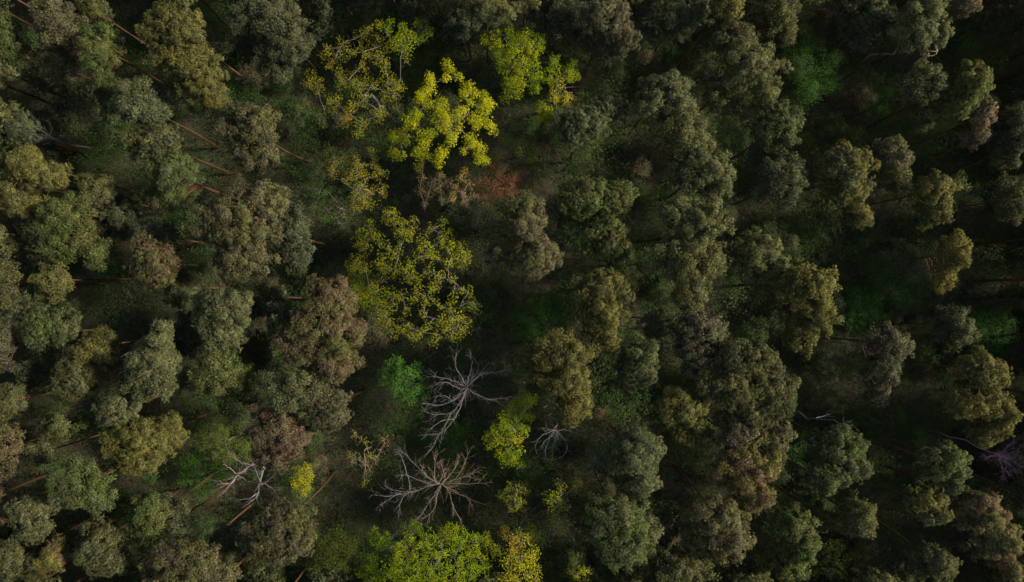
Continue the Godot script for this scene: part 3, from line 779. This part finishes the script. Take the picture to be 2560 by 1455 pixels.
	leafy(13, "broadleaf_tree", "wide bright green tree on the bottom edge, centre", [1085, 1420], 16.5, [
		[935, 1340, 20, 0, "3"], [955, 1355, 22, 0, "3"], [925, 1355, 14, 0, "3"], [970, 1345, 16, 0, "3"], [1010, 1325, 18, -1, "8"], [1040, 1320, 20, 0, "3"], [1065, 1340, 20, 0, "3"], [1020, 1350, 20], [1000, 1372, 22], [1035, 1375, 24], [1065, 1365, 20],
		[1110, 1330, 18], [1130, 1325, 18], [1125, 1345, 20], [1155, 1340, 18], [1180, 1345, 20], [1150, 1365, 24], [1180, 1375, 22], [1210, 1350, 18], [1225, 1370, 20], [1240, 1385, 16], [1200, 1400, 24], [1170, 1405, 22], [1135, 1395, 24],
		[1100, 1380, 22], [1080, 1400, 24], [1050, 1405, 24], [1015, 1400, 24], [990, 1400, 20], [1000, 1425, 24], [1040, 1432, 26], [1075, 1435, 26], [1110, 1425, 24], [1145, 1430, 24], [1180, 1430, 22], [1210, 1428, 20], [930, 1410, 22, 0, "3"], [910, 1430, 22, 0, "3"],
		[945, 1440, 20, 0, "3"], [970, 1420, 18], [980, 1450, 24], [1020, 1460, 26], [1060, 1465, 26], [1100, 1460, 26], [1140, 1462, 24], [1175, 1458, 20], [1090, 1355, 14], [925, 1460, 20, 0, "3"]],
		{"hue": "93", "dense": 28.0, "thick": 0.24})
	leafy(14, "broadleaf_tree", "golden leaved tree right of the wide bright green tree, bottom edge", [1300, 1400], 17.0, [
		[1260, 1335, 16, -0.5, "5"], [1280, 1345, 15, 0, "5"], [1300, 1335, 14], [1325, 1328, 14], [1340, 1345, 14], [1318, 1350, 14], [1295, 1365, 16, 0, "5"], [1275, 1375, 14, 0, "5"], [1310, 1390, 17], [1335, 1380, 13], [1290, 1395, 15], [1265, 1405, 14],
		[1325, 1408, 17], [1340, 1425, 14], [1300, 1420, 17], [1280, 1432, 16], [1260, 1445, 14], [1315, 1438, 17], [1335, 1448, 15], [1295, 1452, 16], [1275, 1462, 14], [1350, 1460, 10]],
		{"hue": "21", "dense": 26.0, "thick": 0.16})
	leafy(15, "shrub", "yellow leafed bush above the golden leaved tree", [1288, 1248], 16.5, [
		[1262, 1225, 14], [1280, 1218, 13], [1300, 1225, 13], [1315, 1232, 11], [1265, 1250, 15], [1285, 1245, 12], [1305, 1255, 13], [1290, 1265, 15], [1272, 1270, 13], [1310, 1272, 10], [1252, 1240, 9]],
		{"hue": "29", "dense": 22.0, "buds": true, "size": 1.2, "thick": 0.08, "category": "bush", "twigs": 5})
	leafy(16, "shrub", "yellow leafed bush right of the other one, upper of two", [1388, 1250], 17.0, [
		[1395, 1205, 13, -1, "8"], [1402, 1222, 12], [1372, 1238, 14], [1388, 1248, 15], [1405, 1250, 13], [1375, 1262, 15], [1395, 1270, 13], [1412, 1265, 10], [1440, 1215, 16, -3, "8"], [1450, 1240, 14, -3, "8"], [1425, 1232, 12, -2, "8"]],
		{"hue": "29", "dense": 22.0, "buds": true, "size": 1.2, "thick": 0.08, "category": "bush"})
	leafy(17, "shrub", "small dim yellow bush below the upper yellow leafed bush", [1395, 1310], 16.0, [
		[1380, 1295, 13], [1395, 1305, 14], [1408, 1318, 12], [1385, 1320, 12], [1400, 1330, 10], [1415, 1300, 8]], {"hue": "28", "dense": 22.0, "buds": true, "size": 1.2, "thick": 0.07, "category": "bush"})
	leafy(18, "shrub", "yellow speckled bush on the bottom edge right of the golden tree", [1450, 1425], 15.5, [
		[1430, 1410, 15, 0, "8"], [1455, 1430, 14], [1440, 1440, 12], [1470, 1425, 12, 0, "8"], [1422, 1430, 12, 0, "8"], [1485, 1440, 13, 0, "8"], [1462, 1452, 12], [1435, 1395, 12, 0, "8"]], {"hue": "29", "dense": 20.0, "thick": 0.07, "category": "bush"})
	leafy(19, "shrub", "bright yellow bush at the foot of the warm brown pine", [756, 1195], 11.0, [
		[762, 1170, 16], [750, 1180, 15], [772, 1185, 13], [740, 1198, 15], [758, 1202, 17], [735, 1212, 13], [760, 1222, 15], [752, 1235, 11], [772, 1215, 11], [780, 1165, 12, -1, "8"], [775, 1140, 16, -3, "8"], [740, 1150, 14, -3, "8"]],
		{"hue": "21", "dense": 28.0, "thick": 0.1, "category": "bush"})
	leafy(20, "shrub", "budding brownish yellow bush left of the spidery bare tree", [910, 1130], 12.5, [
		[900, 1100, 12], [912, 1108, 11], [885, 1085, 9], [955, 1095, 12], [962, 1108, 11], [875, 1140, 13], [890, 1148, 14], [905, 1155, 12, 0, "B"], [925, 1140, 13], [945, 1138, 15], [938, 1152, 12], [918, 1165, 12, 0, "B"], [885, 1160, 10], [915, 1195, 12, -2, "8"], [910, 1210, 10, -2, "2"], [925, 1180, 9, -1, "B"]],
		{"hue": "2B", "dense": 18.0, "buds": true, "fork": 6.0, "thick": 0.09, "twigs": 6, "bark": "tan", "category": "bush"})

func scatter_clumps(seed_: int, px: float, py: float, rx: float, ry: float, n: int) -> Array:
	var r := RandomNumberGenerator.new()
	r.seed = seed_
	var out := []
	for k in n:
		var t := k * 2.39996 + r.randf() * 0.8
		var d := sqrt((k + 0.5) / n) * r.randf_range(0.85, 1.08)
		out.append([px + cos(t) * rx * d, py + sin(t) * ry * d, r.randf_range(0.24, 0.40) * minf(rx, ry), r.randf_range(-0.9, 0.5)])
	return out

func make_shrubs() -> void:
	var id := 100
	for s in SHRUBS:
		leafy(id, "shrub", s[6], [s[0], s[1]], s[4], scatter_clumps(id, s[0], s[1], s[2], s[3], int(clampf(s[2] * s[3] / 130.0, 10, 46))),
			{"hue": s[5], "dense": 17.0, "thick": 0.09, "category": "bush", "group": "green bushes under the pines", "twigs": 2})
		id += 1

# px, py, radius x, radius y, height, hues, label
const SHRUBS := [
	[1008, 948, 62, 56, 12.0, "MM", "vivid green bush left of the upper bare tree"],
	[2030, 165, 72, 84, 5.8, "64", "dark green thicket at upper right, right of the broad olive grey pine"],
	[2180, 245, 58, 44, 5.4, "64", "rich green bush at upper right left of the olive grey pine"],
	[1820, 335, 44, 42, 8.0, "84", "green bush right of the pale yellowish green tufted pine"],
	[2090, 350, 66, 44, 5.0, "68", "dull green bush above the golden edged pine"],
	[2435, 75, 44, 58, 6.5, "64", "green bush at upper right between the looping limb and corner"],
	[2410, 465, 40, 34, 11.0, "8L", "green bush right of the yellow olive pine at right"],
	[1995, 20, 34, 60, 8.0, "86", "olive green bush on the top edge, left of the dark grey pine"],
	[1350, 790, 74, 66, 4.7, "64", "dark green bush above the golden pine, right of the big central tree"],
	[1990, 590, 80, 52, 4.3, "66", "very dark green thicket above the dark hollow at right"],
	[2260, 690, 84, 86, 6.8, "6T", "deep green broad bush left of the small yellow pine"],
	[2165, 785, 62, 66, 6.1, "64", "green bush right of the tall olive yellow pine"],
	[2480, 830, 66, 62, 6.5, "64", "green bush at right above the large yellow topped pine"],
	[2200, 1050, 74, 42, 4.3, "66", "dark green bush between the pale stick and the grey rounded pine"],
	[2080, 1400, 54, 46, 8.0, "86", "grass green bush near the bottom edge at lower right"],
	[1580, 1060, 46, 30, 8.0, "86", "green bush below the narrow green pine lit on its right"],
	[1540, 1015, 44, 44, 4.7, "66", "dark green bush right of the golden pine"],
	[2545, 1330, 30, 60, 5.8, "64", "dark green bush cut by the right edge at lower right"],
	[1910, 1270, 40, 34, 4.3, "66", "dark green bush at the foot of the golden brown pine"],
	[2000, 1130, 36, 50, 5.8, "64", "green bush between the golden brown and green grey pines"],
	[2050, 440, 40, 40, 5.0, "66", "dark bush between the bluish green and golden edged pines"],
	[560, 1105, 84, 54, 6.5, "88", "olive green bush right of the wide yellowish pine"],
	[820, 1385, 76, 62, 7.0, "88", "dull olive bush between the olive brown pine and wide green tree"],
	[690, 1415, 60, 40, 6.0, "86", "dark olive bush on the bottom edge below the olive brown pine"],
	[600, 1160, 66, 44, 2.9, "64", "dark green bush under the purple grey bare tree"],
	[760, 310, 40, 60, 4.3, "66", "dark green bush left of the olive yellow tree"],
	[1050, 180, 60, 60, 4.0, "86", "low dull green bush between olive yellow and brightest trees"],
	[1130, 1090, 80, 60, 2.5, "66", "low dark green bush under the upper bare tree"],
	[850, 400, 50, 34, 5.0, "68", "dull green bush above the orange yellow budding tree"],
	[230, 620, 60, 50, 4.3, "6T", "dark bluish bush under the leaf green pine at left"],
	[500, 1180, 60, 60, 3.6, "64", "dark green bush left of the purple grey bare tree"],
	[1430, 330, 60, 60, 3.6, "68", "dull low bush left of the silvery dull pine"],
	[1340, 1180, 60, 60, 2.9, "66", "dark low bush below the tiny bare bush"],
	[1560, 940, 40, 50, 4.3, "66", "dark bush left of the narrow green pine"],
	[2290, 350, 54, 54, 4.3, "66", "dark bush below the olive grey pine at upper right"],
	[2450, 1230, 60, 44, 4.3, "6D", "dark bush left below the purple bush"],
	[120, 330, 50, 50, 3.6, "66", "dark green bush beside the thin birch at left"],
	[600, 240, 50, 60, 3.6, "66", "dark green bush right of the large olive brown pine"],
]

# ------------------------------------------------------------------ bare trees
func bare(id: int, called: String, label: String, foot: Array, hub_h: float, rise: float, lines: Array, look: Dictionary) -> void:
	# lines: polylines in the photograph from the stem outward; rise: height gained (or lost) over 100 px
	rng.seed = 7000 + id
	var hub: Array = look.get("hub", lines[0][0])
	var c := spot(hub[0], hub[1], hub_h)
	var root := spot(foot[0], foot[1], 0)
	var o := thing(called, root, label, look.get("category", "tree"), look.get("group", ""))
	var mat: Material = bark[look.get("bark", "pale")]
	var thick: float = look.get("thick", 0.13)
	var b := Buf.new()
	b.tube(bent(Vector3(0, -0.4, 0), c - root, 0.0, 7), thick, thick * 0.62, 8)
	part("trunk", b.mesh(), mat, o)
	for l in lines:
		var p := PackedVector3Array()
		var from_hub := Vector2(l[0][0] - hub[0], l[0][1] - hub[1]).length()
		if from_hub < 60.0 and look.get("join", true):
			p.append(c - root + Vector3(0, -0.25, 0))
		for k in l.size():
			var q: Array = l[k]
			var d := Vector2(q[0] - hub[0], q[1] - hub[1]).length()
			var h := hub_h + rise * d / 100.0 + sin(k * 1.7 + l[0][1]) * 0.15
			p.append(spot(q[0], q[1], h) - root)
		# smooth it
		var s := PackedVector3Array()
		for k in p.size() - 1:
			var a := p[maxi(k - 1, 0)]
			var e := p[mini(k + 2, p.size() - 1)]
			for t in 4:
				s.append(p[k].cubic_interpolate(p[k + 1], a, e, t / 4.0) + ball() * 0.07)
		s.append(p[p.size() - 1])
		var w: float = look.get("limb", 0.06)
		b = Buf.new()
		b.tube(s, w, 0.012, 6)
		for k in s.size():
			if k < 2:
				continue
			for t in look.get("twigs", 2):
				if rng.randf() < 0.35:
					continue
				var dir := (s[k] - s[k - 1]).normalized()
				var tip: Vector3 = s[k] + (dir + ball() * 1.0).normalized() * rng.randf_range(0.3, 1.5) * look.get("reach", 1.0) + Vector3(0, 0.1, 0)
				var tw := bent(s[k], tip, rng.randf_range(-0.15, 0.2), 4)
				b.tube(tw, 0.009, 0.004, 3)
				for u in look.get("spray", 2):
					var w0: int = 1 + rng.randi() % 4
					b.tube(bent(tw[w0], tw[w0] + (tip - s[k]) * rng.randf_range(0.2, 0.6) + ball() * 0.4, 0.1, 3), 0.007, 0.004, 3)
		var tone: Material = mat
		if look.has("left") and l[l.size() - 1][0] < hub[0] - 60.0:
			tone = bark[look.left]
		part("branch", b.mesh(), tone, o)

func make_bare() -> void:
	bare(0, "bare_tree", "leafless pale grey tree, upper of the two bare trees at lower centre", [1184, 930], 14.0, 0.6, [
		[[1166, 976], [1135, 1000], [1100, 1013], [1056, 1007]], [[1160, 990], [1149, 1020], [1135, 1048], [1104, 1082], [1066, 1087]], [[1128, 1031], [1118, 1058], [1097, 1086], [1087, 1110], [1069, 1134]],
		[[1155, 1000], [1128, 1031], [1090, 1036], [1066, 1030]], [[1152, 961], [1121, 948], [1083, 941]], [[1160, 955], [1138, 913], [1142, 882]], [[1176, 958], [1197, 917], [1190, 903]], [[1180, 955], [1205, 935], [1238, 930], [1262, 924], [1259, 903]],
		[[1170, 955], [1180, 903], [1172, 890]], [[1176, 976], [1207, 993], [1238, 998], [1279, 991]], [[1150, 972], [1114, 955], [1090, 958]], [[1185, 950], [1215, 915], [1230, 905]], [[1135, 1000], [1112, 990], [1085, 992]], [[1135, 1048], [1108, 1050], [1080, 1070]]],
		{"bark": "pale", "thick": 0.13, "limb": 0.028, "twigs": 2, "reach": 0.75, "hub": [1166, 968]})
	bare(1, "bare_tree", "leafless spidery tree with pinkish twigs, lower of the two bare trees", [1128, 1165], 11.0, 0.6, [
		[[1073, 1209], [1018, 1189], [1004, 1189]], [[1080, 1200], [1059, 1182], [1018, 1141], [994, 1123]], [[1066, 1216], [1042, 1226], [1004, 1230], [963, 1216]], [[1042, 1226], [984, 1240], [936, 1237]], [[1004, 1233], [970, 1248], [954, 1262]], [[1015, 1233], [1002, 1255], [997, 1285]],
		[[1090, 1230], [1073, 1257], [1049, 1292], [1039, 1299]], [[1094, 1237], [1083, 1275], [1052, 1302]], [[1121, 1226], [1135, 1271], [1152, 1299]], [[1128, 1226], [1169, 1244], [1183, 1268]], [[1140, 1230], [1180, 1250], [1217, 1264]], [[1131, 1209], [1166, 1209], [1221, 1206]],
		[[1125, 1206], [1152, 1180], [1165, 1150], [1169, 1134]], [[1115, 1200], [1135, 1175], [1145, 1151]], [[1087, 1200], [1087, 1165], [1087, 1141]], [[1076, 1199], [1060, 1180], [1052, 1161]], [[1018, 1189], [1008, 1150], [1000, 1135]], [[1100, 1205], [1108, 1180], [1104, 1160]], [[1132, 1200], [1165, 1192], [1190, 1175]], [[1020, 1189], [1024, 1215], [1028, 1228]]],
		{"bark": "tan", "thick": 0.13, "limb": 0.028, "twigs": 2, "spray": 3, "reach": 0.7, "left": "pale", "hub": [1102, 1212]})
	bare(2, "bare_bush", "tiny leafless grey bush with arching twigs below the golden pine", [1369, 1012], 14.0, -0.4, [
		[[1387, 1075], [1349, 1092], [1338, 1117]], [[1383, 1086], [1365, 1100], [1352, 1117]], [[1393, 1079], [1414, 1103], [1417, 1127], [1397, 1147], [1362, 1147]], [[1380, 1085], [1373, 1096], [1362, 1127], [1366, 1140]], [[1385, 1076], [1359, 1070]], [[1393, 1076], [1420, 1075], [1435, 1082]], [[1390, 1085], [1388, 1105], [1378, 1118]]],
		{"bark": "pale", "thick": 0.09, "limb": 0.05, "twigs": 2, "category": "bush", "hub": [1388, 1074], "reach": 0.6})
	bare(3, "bare_tree", "purple grey leafless tree, left of the two bare trees at lower left", [610, 1175], 9.0, 1.0, [
		[[591, 1189], [625, 1165], [636, 1161], [605, 1158], [584, 1141]], [[591, 1189], [581, 1202], [550, 1220]], [[585, 1200], [564, 1226], [543, 1244]], [[591, 1185], [575, 1170], [557, 1161]], [[598, 1189], [615, 1202]], [[581, 1205], [560, 1208], [548, 1202]], [[610, 1178], [620, 1172], [640, 1170]]],
		{"bark": "mauve", "thick": 0.1, "limb": 0.06, "twigs": 1, "hub": [591, 1189]})
	bare(4, "bare_tree", "white leafless tree, right of the two bare trees at lower left", [668, 1165], 9.0, 1.0, [
		[[658, 1165], [649, 1196], [646, 1230], [643, 1254]], [[649, 1200], [668, 1212], [684, 1223]], [[646, 1230], [625, 1245], [598, 1251]], [[645, 1236], [630, 1252], [608, 1268]], [[660, 1165], [670, 1150], [674, 1137]], [[650, 1196], [640, 1180], [636, 1170]], [[652, 1210], [672, 1200], [680, 1192]]],
		{"bark": "pale", "thick": 0.1, "limb": 0.07, "twigs": 1, "hub": [658, 1168]})
	bare(5, "birch_tree", "thin bare birch with a long pale trunk at the left edge", [275, 382], 12.5, 1.0, [
		[[120, 343], [95, 342], [75, 340]], [[125, 343], [100, 325], [80, 310]], [[115, 343], [90, 350], [55, 365]], [[135, 346], [110, 330], [90, 300]], [[120, 345], [130, 320], [115, 300]]],
		{"bark": "grey", "thick": 0.085, "limb": 0.03, "twigs": 1, "hub": [120, 343]})
	bare(6, "dead_tree", "pale dead stick standing right of the large spreading pine", [1968, 1034], 13.0, 0.4, [
		[[2095, 1060], [2105, 1060], [2112, 1058]], [[2040, 1045], [2060, 1040], [2075, 1036]]], {"bark": "pale", "thick": 0.10, "limb": 0.04, "twigs": 1, "hub": [2098, 1060], "join": false})
	bare(7, "bare_bush", "purple twiggy bush at the right edge, lower right", [2322, 1078], 13.0, 0.6, [
		[[2500, 1140], [2530, 1150], [2545, 1165]], [[2500, 1140], [2515, 1165], [2505, 1190]], [[2500, 1142], [2535, 1130], [2555, 1115]], [[2498, 1140], [2522, 1145], [2540, 1140]], [[2495, 1138], [2510, 1175], [2530, 1180]], [[2500, 1135], [2525, 1160], [2538, 1178]], [[2490, 1135], [2480, 1140], [2460, 1145]], [[2500, 1136], [2515, 1120], [2535, 1100]]],
		{"bark": "violet", "thick": 0.08, "limb": 0.03, "twigs": 3, "spray": 3, "reach": 0.55, "category": "bush", "hub": [2498, 1138]})
	bare(8, "dead_tree", "grey thin branch reaching in below the top edge right of centre", [1345, 75], 9.0, 0.6, [
		[[1375, 35], [1340, 38], [1310, 45], [1290, 62]], [[1345, 38], [1355, 25], [1362, 12]]], {"bark": "grey", "thick": 0.07, "limb": 0.045, "twigs": 1, "hub": [1378, 36]})
	bare(9, "bare_tree", "grey forked leafless sapling above the golden leaved tree", [1285, 1330], 6.0, 1.0, [
		[[1295, 1320], [1315, 1295], [1335, 1270], [1350, 1258]], [[1312, 1300], [1330, 1300], [1345, 1285]], [[1318, 1305], [1335, 1315]]], {"bark": "grey", "thick": 0.07, "limb": 0.05, "twigs": 1, "hub": [1293, 1322]})
	# bare limbs that stick out of pines, each with the broken stem that carries it
	bare(10, "dead_tree", "looping orange limb sticking out of the upper right pine", [2140, 160], 15.5, 0.2, [
		[[2335, 85], [2340, 105], [2342, 128], [2325, 126], [2312, 115]], [[2342, 128], [2334, 137], [2320, 140]]], {"bark": "tan", "thick": 0.12, "limb": 0.085, "twigs": 0, "hub": [2333, 84]})
	bare(11, "dead_tree", "pale forked limb below the grey pine at right of top", [1680, 532], 14.5, 0.4, [
		[[1765, 500], [1764, 475], [1745, 462], [1718, 460]], [[1765, 478], [1785, 472], [1810, 475]], [[1764, 480], [1768, 462], [1772, 452]]], {"bark": "tan", "thick": 0.1, "limb": 0.075, "twigs": 1, "hub": [1765, 505]})
	bare(12, "dead_tree", "broken bare white stub among pines at left", [420, 850], 14.5, 0.3, [
		[[275, 896], [250, 892], [230, 889]]], {"bark": "pale", "thick": 0.1, "limb": 0.12, "twigs": 0, "hub": [278, 896]})
